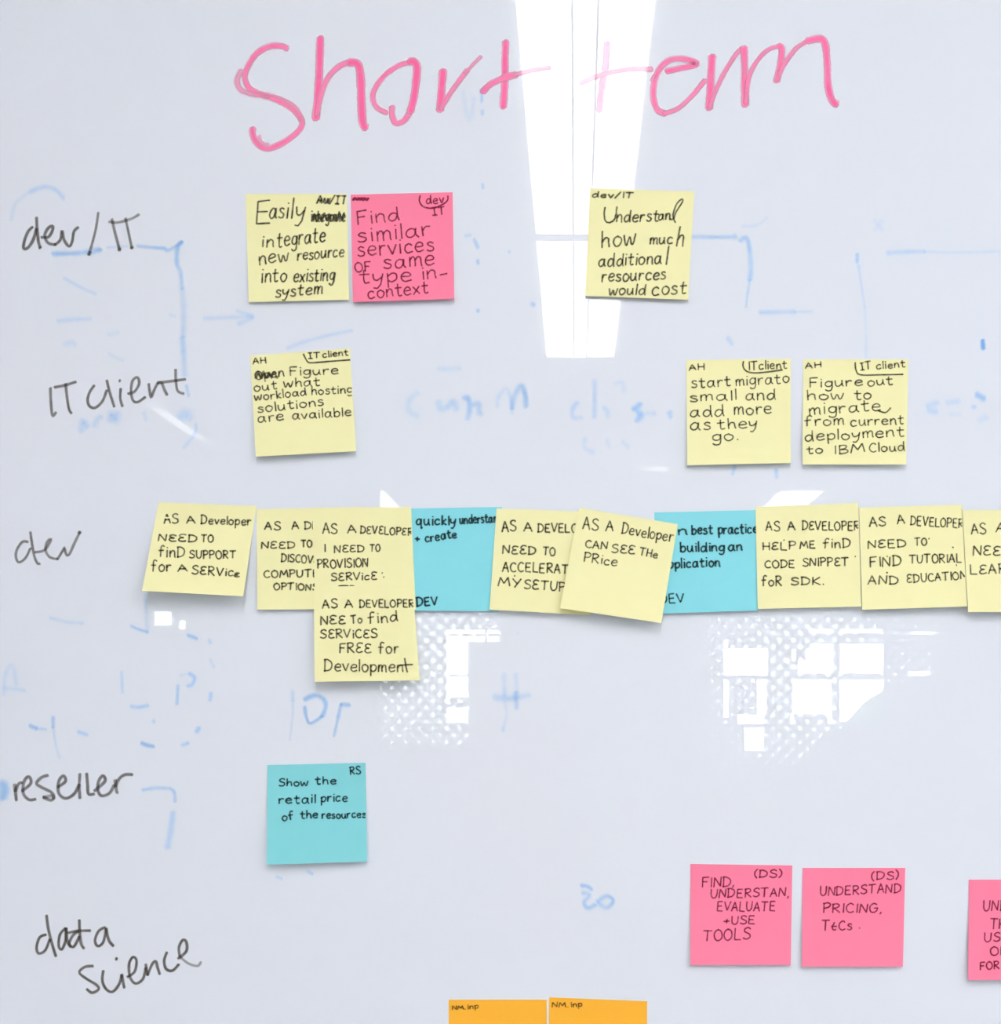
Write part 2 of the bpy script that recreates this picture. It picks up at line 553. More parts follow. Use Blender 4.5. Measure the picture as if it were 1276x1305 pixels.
def word(ink, frame, text, x0, y0, x1, y1, cap, w=1.6, alpha=0.8, slant=0.0, core=0.22):
    """Write text from baseline start to baseline end (crop coordinates), stretched to fit."""
    (ax, ay), (bx, by) = fr(frame, [(x0, y0), (x1, y1)])
    h = cap * frame[2]
    r = ink.r
    adv, xs = 0.0, []
    for ch in text:
        if ch == ' ':
            adv += 4.5
            xs.append(None)
            continue
        xs.append(adv)
        adv += FONT[ch][1] + 1.5
    tot = max(adv - 1.5, 0.5)
    L = math.hypot(bx - ax, by - ay)
    ux, uy = (bx - ax) / (L or 1), (by - ay) / (L or 1)
    kx, ky = L / tot, h / 10.0
    for ch, gx in zip(text, xs):
        if gx is None:
            continue
        j = h / 10.0
        ox, oy = r.uniform(-.25, .25) * j, r.uniform(-.35, .35) * j
        rot = r.uniform(-.06, .06)
        sc = r.uniform(.94, 1.06)
        for s in FONT[ch][0]:
            pts = []
            for (x, y) in s:
                x += r.uniform(-.13, .13); y += r.uniform(-.13, .13)
                X = (gx + x) * kx + slant * y * ky + ox
                Y = y * ky * sc + oy + rot * x * kx
                pts.append((ax + ux * X + uy * Y, ay + uy * X - ux * Y))
            ink.stroke(pts, w, alpha, core=core, step=1.0, wob=0.1)


def scribble(ink, frame, x0, y0, x1, y1, turns, w=1.6, alpha=0.8):
    pts = []
    for i in range(turns + 1):
        q = i / turns
        pts.append((x0 + (x1 - x0) * q, (y0 if i % 2 else y1) + ink.r.uniform(-.12, .12) * (y1 - y0)))
    ink.stroke(spline(fr(frame, pts)), w, alpha)


# ------------------------------------------------------------------ sticky notes
PAPER = {
    'yellow': mat('yellow_paper', lin(246, 245, 190), 0.85, 0.15, noise=(60, lin(244, 241, 185))),
    'pink': mat('pink_paper', lin(255, 140, 172), 0.85, 0.15, noise=(60, lin(255, 135, 168))),
    'blue': mat('blue_paper', lin(143, 226, 238), 0.85, 0.15, noise=(60, lin(137, 222, 235))),
    'aqua': mat('aqua_paper', lin(140, 220, 228), 0.85, 0.15, noise=(60, lin(134, 216, 224))),
    'orange': mat('orange_paper', lin(255, 190, 66), 0.85, 0.15, noise=(60, lin(255, 186, 60))),
}
PEN = {
    'black': ink_mat('black_pen', lin(74, 74, 52), 0.6, 0.2),
    'bold': ink_mat('black_felt_pen', lin(28, 62, 70), 0.6, 0.2),
    'maroon': ink_mat('pen_on_pink', lin(150, 26, 72), 0.6, 0.2),
    'brown': ink_mat('pen_on_orange', lin(96, 62, 20), 0.6, 0.2),
}


class Note:
    def __init__(self, color, corners, base, curl, power=1.4, skew=0.0, label='', group=None, linear=False, seed=1):
        self.c = corners                # TL, TR, BR, BL in photo px
        self.base, self.curl, self.power, self.skew, self.linear = base / 1000, curl / 1000, power, skew, linear
        n = 14
        verts, faces = [], []
        th = 0.00012
        for side in (0, 1):
            for j in range(n + 1):
                for i in range(n + 1):
                    s, t = i / n, j / n
                    u, v = self.uv(s, t)
                    verts.append(bp(u, v, self.lift(s, t) - side * th))
        m = (n + 1) * (n + 1)
        for j in range(n):
            for i in range(n):
                a = j * (n + 1) + i
                faces.append((a, a + n + 1, a + n + 2, a + 1))
                faces.append((m + a, m + a + 1, m + a + n + 2, m + a + n + 1))
        rim = [i for i in range(n + 1)] + [k * (n + 1) + n for k in range(1, n + 1)] + \
              [n * (n + 1) + i for i in range(n - 1, -1, -1)] + [k * (n + 1) for k in range(n - 1, 0, -1)]
        k0 = len(verts)
        verts += [verts[a] for a in rim] + [verts[m + a] for a in rim]
        for i in range(len(rim)):
            j = (i + 1) % len(rim)
            faces.append((k0 + i, k0 + j, k0 + len(rim) + j, k0 + len(rim) + i))
        # origin at the glued top edge
        o0 = bp(*self.uv(.5, 0), self.base)
        me = bpy.data.meshes.new('sticky_note')
        me.from_pydata([tuple(p - q for p, q in zip(v, o0)) for v in verts], [], faces)
        me.materials.append(PAPER[color])
        self.o = bpy.data.objects.new('sticky_note', me)
        self.o.location = o0
        COL.objects.link(self.o)
        for p in me.polygons[:2 * n * n]:
            p.use_smooth = True
        tag(self.o, label, 'sticky note', group)
        bpy.context.view_layer.update()
        self.ink = Ink(self.place, seed)

    def uv(self, s, t):
        (a, b), (c, d), (e, f), (g, h) = self.c
        return ((1 - t) * ((1 - s) * a + s * c) + t * ((1 - s) * g + s * e),
                (1 - t) * ((1 - s) * b + s * d) + t * ((1 - s) * h + s * f))

    def lift(self, s, t):
        q = t if self.linear else max(0.0, (t - 0.16) / 0.84) ** self.power
        return self.base + self.curl * q * (1 + self.skew * (s - 0.5) * 2)

    def st(self, u, v):
        s, t = 0.5, 0.5
        (a, b), (c, d), (e, f), (g, h) = self.c
        for _ in range(8):
            x, y = self.uv(s, t)
            xs = (1 - t) * (c - a) + t * (e - g); ys = (1 - t) * (d - b) + t * (f - h)
            xt = (1 - s) * (g - a) + s * (e - c); yt = (1 - s) * (h - b) + s * (f - d)
            det = xs * yt - xt * ys
            rx_, ry_ = u - x, v - y
            s += (rx_ * yt - ry_ * xt) / det
            t += (ry_ * xs - rx_ * ys) / det
        return s, t

    def place(self, u, v, off):
        s, t = self.st(u, v)
        if not (-0.001 <= s <= 1.001 and -0.001 <= t <= 1.001):
            return None
        return bp(u, v, self.lift(s, t) + off)

    def write(self, frame, words, **kw):
        for wd in words:
            word(self.ink, frame, *wd, **kw)

    def line(self, frame, s, w=1.4, alpha=.8):
        self.ink.stroke(spline(fr(frame, P(s))), w, alpha)

    def done(self, pen):
        self.ink.build('handwriting', PEN[pen], self.o)


G_TOP, G_CL, G_ROW, G_DS, G_OR = ('sticky notes in the top row', 'sticky notes in the second row', 'sticky notes in the long middle row',
                                  'pink sticky notes at the bottom right', 'orange sticky notes at the bottom edge')

# --- top row
fA = (300, 230, .2351)
nt = Note('yellow', [(313, 247), (442, 247), (445, 382), (317, 385)], .3, 2.5, label='yellow sticky note reading Easily integrate new resource into existing system', group=G_TOP, seed=11)
nt.write(fA, [('Au/1T', 440, 125, 602, 128, 44), ('E', 108, 235, 185, 226, 122), ('asi', 182, 207, 282, 202, 92), ('ly', 300, 207, 372, 205, 105),
              ('in', 142, 362, 206, 358, 66), ('tegrate', 226, 362, 488, 330, 84), ('new', 128, 462, 290, 428, 72), ('resource', 335, 432, 588, 412, 62),
              ('into', 140, 557, 275, 545, 78), ('existing', 315, 552, 535, 540, 70), ('system', 215, 632, 470, 615, 64)], slant=.16)
nt.write(fA, [('integrate', 412, 222, 596, 222, 62)])
scribble(nt.ink, fA, 415, 178, 590, 222, 13, 1.5, .7)
scribble(nt.ink, fA, 425, 188, 585, 212, 8, 1.6, .7)
scribble(nt.ink, fA, 445, 95, 515, 120, 9, 1.2, .6)
nt.done('black')

nt = Note('pink', [(447, 248), (577, 245), (579, 381), (450, 385)], .3, 3.5, label='pink sticky note reading Find similar services of same type in context', group=G_TOP, seed=12)
nt.write(fA, [('dev', 1035, 128, 1130, 122, 48), ('1T', 1070, 190, 1138, 180, 42), ('Find', 660, 240, 888, 215, 76), ('similar', 665, 338, 1060, 296, 84),
              ('services', 665, 412, 1075, 384, 86), ('OF', 650, 497, 735, 490, 52), ('same', 805, 480, 1080, 460, 84), ('type', 675, 558, 955, 548, 82),
              ('in', 1010, 537, 1088, 530, 76), ('context', 720, 642, 1045, 612, 70)], w=1.45)
nt.line(fA, "1110 512,1148 504")
nt.line(fA, "1002 82,998 112,1020 142,1070 150,1120 132,1150 108,1152 82")
scribble(nt.ink, fA, 638, 94, 722, 106, 9, 1.7, .9)
scribble(nt.ink, fA, 638, 96, 722, 104, 7, 1.9, .9)
nt.done('maroon')

fU = (730, 230, .13323)
nt = Note('yellow', [(752, 240), (885, 244), (877, 382), (746, 377)], .3, 3.0, label='yellow sticky note reading Understand how much additional resources would cost, slightly tilted', group=G_TOP, seed=13)
nt.write(fU, [('dev/IT', 185, 162, 575, 166, 54), ('U', 285, 408, 410, 400, 158), ('nderst', 415, 395, 815, 392, 112), ('an', 815, 380, 930, 372, 90),
              ('how', 275, 648, 600, 612, 158), ('muc', 735, 612, 955, 600, 106), ('h', 985, 636, 1052, 640, 190), ('additiona', 245, 828, 850, 792, 122),
              ('l', 890, 800, 896, 800, 180), ('resources', 275, 972, 885, 945, 118), ('would', 345, 1092, 690, 1090, 100), ('cost', 755, 1098, 1080, 1085, 130)], slant=.14)
nt.line(fU, "925 372,965 365,990 300,1050 205,1045 178,995 225,962 320,968 370,985 405")
nt.done('black')

# --- second row
fC = (300, 430, .14107)
nt = Note('yellow', [(319, 453), (446, 444), (454, 575), (326, 582)], .3, 5, skew=-.15, label='yellow sticky note reading Figure out what workload hosting solutions are available', group=G_CL, seed=14)
nt.write(fC, [('AH', 162, 242, 275, 230, 52), ('1T', 660, 192, 765, 182, 52), ('client', 790, 182, 1020, 160, 56), ('Open', 178, 380, 440, 352, 80),
              ('Figure', 490, 347, 930, 327, 78), ('out', 170, 487, 375, 467, 80), ('what', 440, 452, 760, 436, 78), ('workload', 175, 572, 640, 522, 74),
              ('hosting', 690, 517, 1055, 500, 74), ('solutions', 205, 680, 795, 614, 84), ('are', 205, 772, 435, 745, 88), ('available', 515, 742, 1045, 706, 82)], w=1.35)
nt.line(fC, "615 150,640 200,662 225,705 228,860 216,1035 203")
scribble(nt.ink, fC, 180, 310, 400, 365, 9, 1.6, .6)
scribble(nt.ink, fC, 190, 325, 330, 370, 6, 1.6, .6)
nt.done('black')

fD = (860, 440, .25078)
nt = Note('yellow', [(875, 459), (1008, 457), (1008, 590), (876, 593)], .3, 4, label='yellow sticky note reading start migration small and add more as they go', group=G_CL, seed=15)
nt.write(fD, [('AH', 72, 128, 150, 122, 30), ('ITclient', 375, 126, 570, 118, 42), ('start', 85, 217, 285, 206, 54), ('migrato', 310, 208, 582, 190, 54),
              ('small', 75, 287, 312, 276, 52), ('and', 360, 278, 512, 276, 56), ('add', 78, 368, 250, 360, 58), ('more', 303, 354, 492, 346, 60),
              ('as', 78, 432, 180, 430, 60), ('they', 220, 428, 420, 416, 56), ('go.', 190, 487, 322, 480, 54)], w=1.35)
nt.line(fD, "350 82,348 108,370 134,430 140,548 125")
nt.done('black')

nt = Note('yellow', [(1024, 458), (1158, 458), (1155, 592), (1023, 592)], .3, 4, label='yellow sticky note reading Figure out how to migrate from current deployment', group=G_CL, seed=16)
nt.write(fD, [('AH', 665, 118, 745, 112, 28), ('1T', 945, 126, 1000, 120, 38), ('client', 1025, 122, 1172, 110, 38), ('Figure', 685, 215, 955, 206, 48),
              ('out', 980, 208, 1108, 200, 46), ('how', 672, 278, 858, 272, 48), ('to', 915, 276, 1000, 270, 50), ('migrate', 685, 354, 1045, 330, 58),
              ('from', 660, 412, 860, 405, 50), ('current', 895, 412, 1165, 400, 50), ('deployment', 662, 488, 1165, 462, 52), ('to', 672, 552, 752, 548, 40),
              ('IBM', 810, 552, 968, 545, 42), ('Cloud', 990, 544, 1168, 535, 46)], w=1.35)
nt.line(fD, "918 88,922 125,945 150,1050 150,1162 148")
nt.line(fD, "1035 332,1072 342,1098 318")
nt.done('black')

# --- the long middle row
fN = (170, 620, .19592)
nt = Note('yellow', [(202, 640), (327, 645), (310, 760), (181, 753)], .3, 13, power=1.2, skew=-.12, label='yellow sticky note reading find support for a service, leftmost of its row', group=G_ROW, seed=17)
nt.write(fN, [('AS', 200, 242, 293, 238, 62), ('A', 345, 240, 400, 236, 48), ('Developer', 440, 243, 765, 252, 55), ('N33D', 162, 352, 412, 362, 46),
              ('TO', 440, 360, 518, 365, 45), ('finD', 165, 457, 330, 462, 72), ('SUPPORT', 365, 467, 665, 468, 50), ('for', 118, 552, 245, 552, 72),
              ('A', 290, 552, 350, 550, 40), ('S3RVic', 380, 568, 650, 585, 55), ('3', 655, 588, 690, 588, 26)], w=1.5)
nt.done('black')

nt = Note('yellow', [(327, 649), (458, 646), (460, 776), (328, 777)], .3, 3, label='yellow sticky note reading discover compute options, half hidden by its right neighbour', group=G_ROW, seed=18)
nt.write(fN, [('AS', 855, 280, 955, 282, 52), ('A', 1030, 278, 1075, 276, 50), ('DEVEL', 1112, 278, 1350, 280, 50), ('N33D', 832, 404, 1050, 402, 44),
              ('TO', 1092, 395, 1162, 393, 44), ('DISCOV3R', 962, 488, 1240, 505, 50), ('COMPUTE', 848, 594, 1205, 588, 48), ('OPTIONS', 912, 672, 1200, 676, 42)], w=1.5)
nt.done('black')

fP = (380, 620, .2116)
nt = Note('blue', [(522, 648), (640, 646), (636, 779), (524, 778)], .3, 3, label='blue sticky note reading quickly understand and create, in the long row', group=G_ROW, seed=19)
nt.write(fP, [('quickly', 710, 232, 950, 232, 58), ('understand', 975, 226, 1225, 214, 56), ('+', 706, 335, 732, 335, 50), ('create', 768, 335, 955, 308, 52),
              ('DEV', 715, 724, 840, 712, 52)], w=1.75, alpha=.95)
nt.done('bold')

nt = Note('yellow', [(398, 647), (524, 646), (530, 777), (402, 777)], .8, 3.5, label='yellow sticky note reading provision service, another note stuck over its lower edge', group=G_ROW, seed=20)
nt.write(fP, [('AS', 148, 284, 235, 282, 62), ('A', 298, 280, 350, 276, 48), ('D3V3LOP3R', 375, 282, 688, 296, 45), ('I', 160, 392, 163, 392, 42),
              ('N33D', 218, 398, 398, 392, 42), ('TO', 432, 390, 492, 392, 42), ('PR0VISION'.replace('0', 'O'), 115, 492, 420, 485, 52), ('S3RVic3', 198, 568, 475, 560, 46)], w=1.45)
nt.line(fP, "245 600,275 598,303 600"); nt.line(fP, "312 598,338 600")
nt.line(fP, "506 520,508 521"); nt.line(fP, "515 545,517 546"); nt.line(fP, "402 438,405 439")
nt.done('black')

nt = Note('yellow', [(400, 748), (526, 745), (535, 867), (401, 869)], 3.4, 6.2, linear=True, label='yellow sticky note reading services free for development, hanging below the long row', group=G_ROW, seed=21)
nt.write(fP, [('AS', 148, 735, 235, 732, 52), ('A', 283, 733, 330, 730, 48), ('DEVELOPER', 370, 728, 697, 728, 46), ('N33', 135, 832, 285, 826, 52),
              ('To', 320, 826, 385, 820, 46), ('find', 425, 826, 598, 812, 66), ('S3RViC3S', 135, 914, 475, 910, 52), ('FR33', 248, 1004, 440, 1002, 58),
              ('for', 485, 1006, 605, 1003, 66), ('Developmen', 158, 1112, 632, 1116, 70)], w=1.5)
nt.line(fP, "642 1035,650 1085,658 1118"); nt.line(fP, "606 1078,650 1074,690 1072")
nt.done('black')

fQ = (510, 630, .28213)
nt = Note('yellow', [(633, 648), (745, 652), (752, 784), (624, 777)], .9, 4, label='yellow sticky note reading need to accelerate my setup, right of the first blue note', group=G_ROW, seed=22)
nt.write(fQ, [('AS', 460, 168, 523, 166, 46), ('A', 560, 166, 597, 165, 42), ('DEVELO', 622, 170, 800, 172, 38), ('N33D', 462, 268, 612, 272, 38),
              ('TO', 645, 275, 700, 278, 36), ('ACCELERAT', 462, 347, 760, 358, 42), ('MY', 443, 415, 545, 420, 38), ('S3TUP', 560, 427, 745, 437, 42)], w=1.5)
nt.line(fQ, "516 368,519 369")
nt.done('black')

fB = (820, 620, .22727)
nt = Note('blue', [(834, 653), (966, 650), (967, 778), (838, 782)], .3, 3.2, label='blue sticky note reading best practice building an application, in the long row', group=G_ROW, seed=23)
nt.write(fB, [('on', 130, 278, 245, 268, 50), ('best', 272, 268, 388, 264, 54), ('practice', 420, 266, 640, 260, 54), ('building', 205, 368, 455, 362, 54),
              ('an', 475, 360, 555, 358, 52), ('application', 100, 462, 430, 446, 54)], w=1.75, alpha=.95)
nt.write(fB, [('DEV', 95, 660, 228, 646, 50)], w=1.5)
nt.done('bold')

nt = Note('yellow', [(738, 647), (864, 668), (843, 794), (714, 775)], 1.8, 8, label='tilted yellow sticky note reading can see the price, overlapping the notes on both sides', group=G_ROW, seed=24)
nt.write(fQ, [('AS', 825, 157, 893, 162, 52), ('A', 930, 166, 962, 168, 46), ('Developer', 1000, 178, 1230, 214, 50), ('CAN', 835, 240, 935, 249, 34),
              ('S33', 955, 262, 1060, 270, 38), ('THe', 1080, 274, 1160, 289, 34), ('PRice', 828, 303, 978, 326, 42)], w=1.4, alpha=.78)
nt.done('black')

nt = Note('yellow', [(963, 646), (1094, 641), (1098, 773), (966, 776)], .9, 3.8, label='yellow sticky note reading help me find code snippet, in the long row', group=G_ROW, seed=25)
nt.write(fB, [('AS', 688, 250, 765, 248, 54), ('A', 812, 246, 852, 243, 48), ('D3VELOPER', 890, 243, 1212, 246, 48), ('H3LP', 670, 357, 855, 353, 42),
              ('ME', 880, 350, 962, 346, 40), ('finD', 1010, 345, 1160, 342, 52), ('CODE', 680, 457, 848, 456, 42), ('SNIPP3T', 893, 448, 1150, 442, 46),
              ('foR', 665, 557, 775, 556, 54), ('SDK.', 828, 553, 1012, 550, 42)], w=1.45)
nt.line(fB, "1188 392,1190 393"); nt.line(fB, "788 300,790 301")
nt.done('black')

fR = (1080, 620, .15361)
nt = Note('yellow', [(1095, 647), (1226, 643), (1233, 773), (1099, 777)], 1.5, 4.4, label='yellow sticky note reading find tutorial and education, in the long row', group=G_ROW, seed=26)
nt.write(fR, [('AS', 185, 332, 320, 324, 80), ('A', 415, 312, 475, 306, 72), ('DEVELOPER', 525, 320, 962, 345, 74), ('N3ED', 172, 517, 485, 500, 66),
              ('TO', 560, 490, 660, 486, 60), ('FIND', 185, 667, 445, 658, 82), ('TUTORIAL', 515, 637, 945, 630, 70), ('AND', 172, 812, 420, 812, 70),
              ('3DUCATION', 495, 800, 985, 765, 68)], w=1.4)
nt.line(fR, "877 505,879 506"); nt.line(fR, "330 580,333 581"); nt.line(fR, "330 715,332 716"); nt.line(fR, "905 652,908 652"); nt.line(fR, "676 432,680 434")
nt.done('black')

nt = Note('yellow', [(1227, 650), (1358, 650), (1364, 780), (1234, 780)], 2.2, 5, label='yellow sticky note ending the long row, cut off by the right photo edge', group=G_ROW, seed=27)
nt.write(fR, [('AS', 1032, 397, 1150, 390, 88), ('A', 1235, 376, 1310, 376, 72), ('N33D', 1045, 572, 1360, 572, 76), ('L3ARN', 1022, 732, 1400, 715, 78)], w=1.4)
nt.done('black')

# --- reseller note
fS = (320, 950, .13323)
nt = Note('aqua', [(341, 975), (466, 972), (468, 1098), (340, 1102)], .3, 6, skew=-.2, label='blue sticky note reading show the retail price of the resource, alone beside the word reseller', seed=28)
nt.write(fS, [('RS', 950, 277, 1048, 270, 74), ('Show', 268, 390, 545, 388, 72), ('the', 615, 370, 812, 368, 76), ('retail', 265, 556, 615, 550, 84),
              ('price', 668, 540, 920, 536, 84), ('of', 300, 722, 410, 706, 78), ('the', 470, 698, 640, 696, 72), ('resources', 680, 702, 1094, 688, 72)], w=1.5, alpha=.92)
nt.done('bold')

# --- pink notes, bottom right
nt = Note('pink', [(880, 1101), (1010, 1103), (1008, 1230), (880, 1230)], .3, 3.5, label='pink sticky note reading find, understand, evaluate and use tools', group=G_DS, seed=29)
fE = (860, 1080, .25078)
nt.write(fE, [('(DS)', 405, 152, 542, 150, 38), ('FIND,', 138, 203, 300, 196, 48), ('UNDERSTAN,', 182, 256, 576, 250, 44), ('EVALUATE', 215, 323, 508, 322, 46),
              ('+USE', 250, 392, 405, 388, 42), ('TOOLS', 145, 474, 382, 468, 56)], w=1.4, slant=.08)
nt.done('maroon')
nt = Note('pink', [(1023, 1106), (1154, 1106), (1151, 1232), (1022, 1232)], .3, 3.5, label='pink sticky note reading understand pricing, beside the pink tools note', group=G_DS, seed=30)
nt.write(fE, [('(DS)', 1000, 166, 1136, 160, 40), ('UNDERSTAND', 738, 246, 1148, 230, 46), ('PRICING,', 752, 333, 1050, 330, 46), ('T&Cs', 748, 422, 900, 418, 50),
              ('.', 936, 410, 942, 410, 40)], w=1.4, slant=.08)
nt.done('maroon')
fF = (1180, 1080, .17241)
nt = Note('pink', [(1235, 1121), (1366, 1121), (1364, 1249), (1234, 1249)], .3, 5, label='pink sticky note cut off by the right photo edge', group=G_DS, seed=31)
nt.write(fF, [('UNDER', 425, 468, 720, 462, 76), ('THE', 475, 600, 640, 598, 74), ('USE', 432, 697, 610, 690, 66), ('OF', 475, 797, 600, 790, 62), ('FOR', 402, 908, 545, 895, 58)], w=1.5, slant=.08)
nt.done('maroon')

# --- orange notes at the bottom edge
fO = (540, 1220, .25078)
nt = Note('orange', [(572, 1274), (697, 1274), (697, 1402), (572, 1402)], .3, 3, label='orange sticky note at the bottom edge, left of the pair', group=G_OR, seed=32)
nt.write(fO, [('NM.', 146, 266, 212, 264, 20), ('inp', 224, 264, 278, 258, 26)], w=1.15)
nt.done('brown')
nt = Note('orange', [(700, 1271), (825, 1276), (824, 1404), (699, 1400)], .3, 3, label='orange sticky note at the bottom edge, right of the pair', group=G_OR, seed=33)
nt.write(fO, [('NM.', 652, 254, 735, 254, 26), ('inp', 748, 254, 805, 250, 28)], w=1.15)
nt.done('brown')


# ------------------------------------------------------------------ marker lettering on the board
def bplace(u, v, off):
    return bp(u, v, off)


PINK_INK = ink_mat('pink_marker', lin(255, 112, 170), 0.006, 0.42, 1.45, (1, 1, 1, 1), lin(255, 172, 208))
GREY_INK = ink_mat('black_marker', lin(96, 90, 84), 0.006, 0.42)
BLUE_INK = ink_mat('blue_marker', lin(125, 180, 255), 0.006, 0.42, 0.0, (0.66, 0.82, 0.99, 1))


def trace(ink, frame, strokes, w, alpha, core=.5, wob=.06):
    for s in strokes.strip().split('\n'):
        s = s.strip()
        if not s:
            continue
        ww, aa, fd = w, alpha, None
        if s[0] == '[':
            hd, s = s[1:].split(']')
            q = [float(c) for c in hd.split()]
            ww, aa = w * q[0], alpha * q[1]
            if len(q) > 2:
                fd = (1.0, q[2])
        ink.stroke(spline(fr(frame, P(s))), ww, aa, core=core, step=1.6, wob=wob, fade=fd)


ik = Ink(bplace, 50)
trace(ik, (280, 20, .32915), """
[.9 .85]262 128,240 118,190 120,140 150,108 200,98 240,115 280,160 305,220 325,280 360,315 400,316 430,285 465,230 500,180 515,145 495,128 460,128 435
[.9 .5]84 212,68 250,80 285,120 302,190 312
[.7 .45]160 300,230 318,290 352,322 405
[.6 .5]152 465,162 490,190 500
[1.05 1.15]390 85,388 150,385 240,378 330,372 400
[.85 .8]376 385,392 310,420 240,465 195,505 180
[1.1 1.1]500 181,535 188,546 240,549 330,554 415,566 434
[.8 .85]755 180,700 190,640 230,600 285,594 325,612 358,648 376
[.9 .8]668 352,668 385,682 416,715 405,742 365
[1.05 1.1]738 372,752 320,760 260,764 200,752 178,735 178
[1.1 1.1]865 212,860 280,853 368
[.8 .7]855 362,900 290,960 210
[.6 .55]950 224,985 185,1012 158
[1 1]1108 100,1105 170,1105 250,1098 355
[.95 .9]1018 296,1050 265,1105 240,1150 228
[.7 .6]1140 230,1200 214,1280 200
""", 5.8, .84, core=.3)
trace(ik, (680, 0, .32915), """
[.95 .8]285 165,280 250,266 330,254 430
[.75 .6]182 322,240 298,300 280,380 268,460 268
[.9 .9]515 276,580 262,630 250,625 240,580 228,530 232,490 265,468 320,465 380,480 425,510 440
[.75 .75]505 440,560 420,615 370,665 310
[1.1 1]692 217,688 290,680 422
[.75 .7]682 418,702 360,740 280,785 210,812 184
[1.1 1]815 184,818 270,820 408
[.75 .75]822 400,832 310,860 245,905 195,950 178
[1 1]950 178,962 190,956 250,941 316
[.75 .75]942 312,970 250,1020 185,1070 155
[1 1]1060 158,1110 150,1130 172,1138 250,1141 330,1155 385,1175 405
[.6 .6]458 312,468 292
""", 5.8, .82, core=.3)
ik.build('lettering', PINK_INK, board, 'large pink marker heading Short term')

ik = Ink(bplace, 51)
trace(ik, (0, 230, .20376), """
205 290,175 320,152 380,148 425,175 420,208 370,228 300
228 230,232 300,240 380,251 420
258 355,300 355,325 320,330 285,300 300,280 345,300 390,345 402
345 402,378 370,388 312,400 370,432 412,452 380,462 320,490 292
[.85 .85]615 200,600 300,575 400,555 465
[.9 .9]700 240,720 330,748 435
[.9 .9]785 235,805 330,825 425
[.9 .8]680 258,740 262,820 240,870 212
[1.2 .9]249 420,252 424
[1.2 .9]748 425,746 440
[1.2 .9]824 418,826 424
[1 .9]565 445,555 466
""", 2.6, .62)
ik.build('lettering', GREY_INK, board, 'dark marker words dev/IT')
ik = Ink(bplace, 52)
trace(ik, (0, 430, .20376), """
315 315,318 400,328 490,350 468
410 290,420 380,432 450,448 475
340 312,400 300,475 278
590 300,562 340,548 390,560 430,595 440,640 400,668 330
668 268,685 340,715 435
755 320,752 380,766 432
[1.1 1]746 270,752 272
800 352,840 340,870 290,860 250,830 270,820 330,830 390,860 405,910 372
930 290,935 330,945 375,960 340,985 290,1010 285,1030 330,1046 360
1098 200,1100 270,1112 335,1150 352
985 285,1060 275,1160 262
""", 2.4, .58)
ik.build('lettering', GREY_INK, board, 'dark marker words IT Client')
ik = Ink(bplace, 53)
trace(ik, (0, 660, .20376), """
175 150,140 150,105 200,100 250,120 278,160 250,190 190
190 88,200 160,215 240,235 285,250 285
220 215,280 200,320 135,295 150,285 200,310 245,360 258
360 258,395 200,402 185,415 230,435 225,465 160,500 88
[1.2 1]494 96,500 86
""", 2.3, .54)
ik.build('lettering', GREY_INK, board, 'dark marker word dev at the left of the long row')
ik = Ink(bplace, 54)
trace(ik, (0, 780, .24528), """
75 895,85 980
80 930,95 895,112 885
115 930,160 890,150 855,125 880,120 940,150 975,185 972
250 848,215 860,190 890,215 910,265 935,280 960,265 978,225 962
[1 .7]225 962,270 955,280 970
300 910,340 880,330 850,305 880,305 940,340 968,385 945,412 895
415 840,412 900,415 968
450 838,455 900,460 945,490 945
490 930,545 880,535 850,512 880,510 930,530 955,570 940,592 900
598 872,605 930,612 938
600 905,620 865,650 845,688 845
""", 2.7, .58)
ik.build('lettering', GREY_INK, board, 'dark marker word reseller')
ik = Ink(bplace, 55)
trace(ik, (0, 1130, .23511), """
250 260,215 275,198 330,210 362,245 345,270 285
252 155,262 230,285 320,303 378
355 225,325 260,318 320,335 340,356 290,358 225
358 225,364 290,382 325
425 240,395 265,375 310,400 325,430 270
430 180,432 250,440 310,455 335
370 250,420 240,490 238
570 220,535 240,515 290,530 322,560 300,575 230
575 225,590 290,615 322
505 430,460 435,430 465,470 500,520 530,535 555,500 575,470 555
560 455,555 510,575 555,610 570,645 530,660 480
660 475,668 520,674 550
[1.2 1.1]628 390,636 393
690 490,730 460,740 400,720 382,700 420,705 490,735 525,775 500,790 440
790 420,800 480
800 480,825 420,845 405,855 440,866 475
905 355,890 400,900 445,935 455,970 420
965 390,1010 350,1010 300,990 290,970 330,975 380
[.9 .6]975 380,1020 415,1070 430,1090 408
""", 2.4, .70)
ik.build('lettering', GREY_INK, board, 'dark marker words data science')

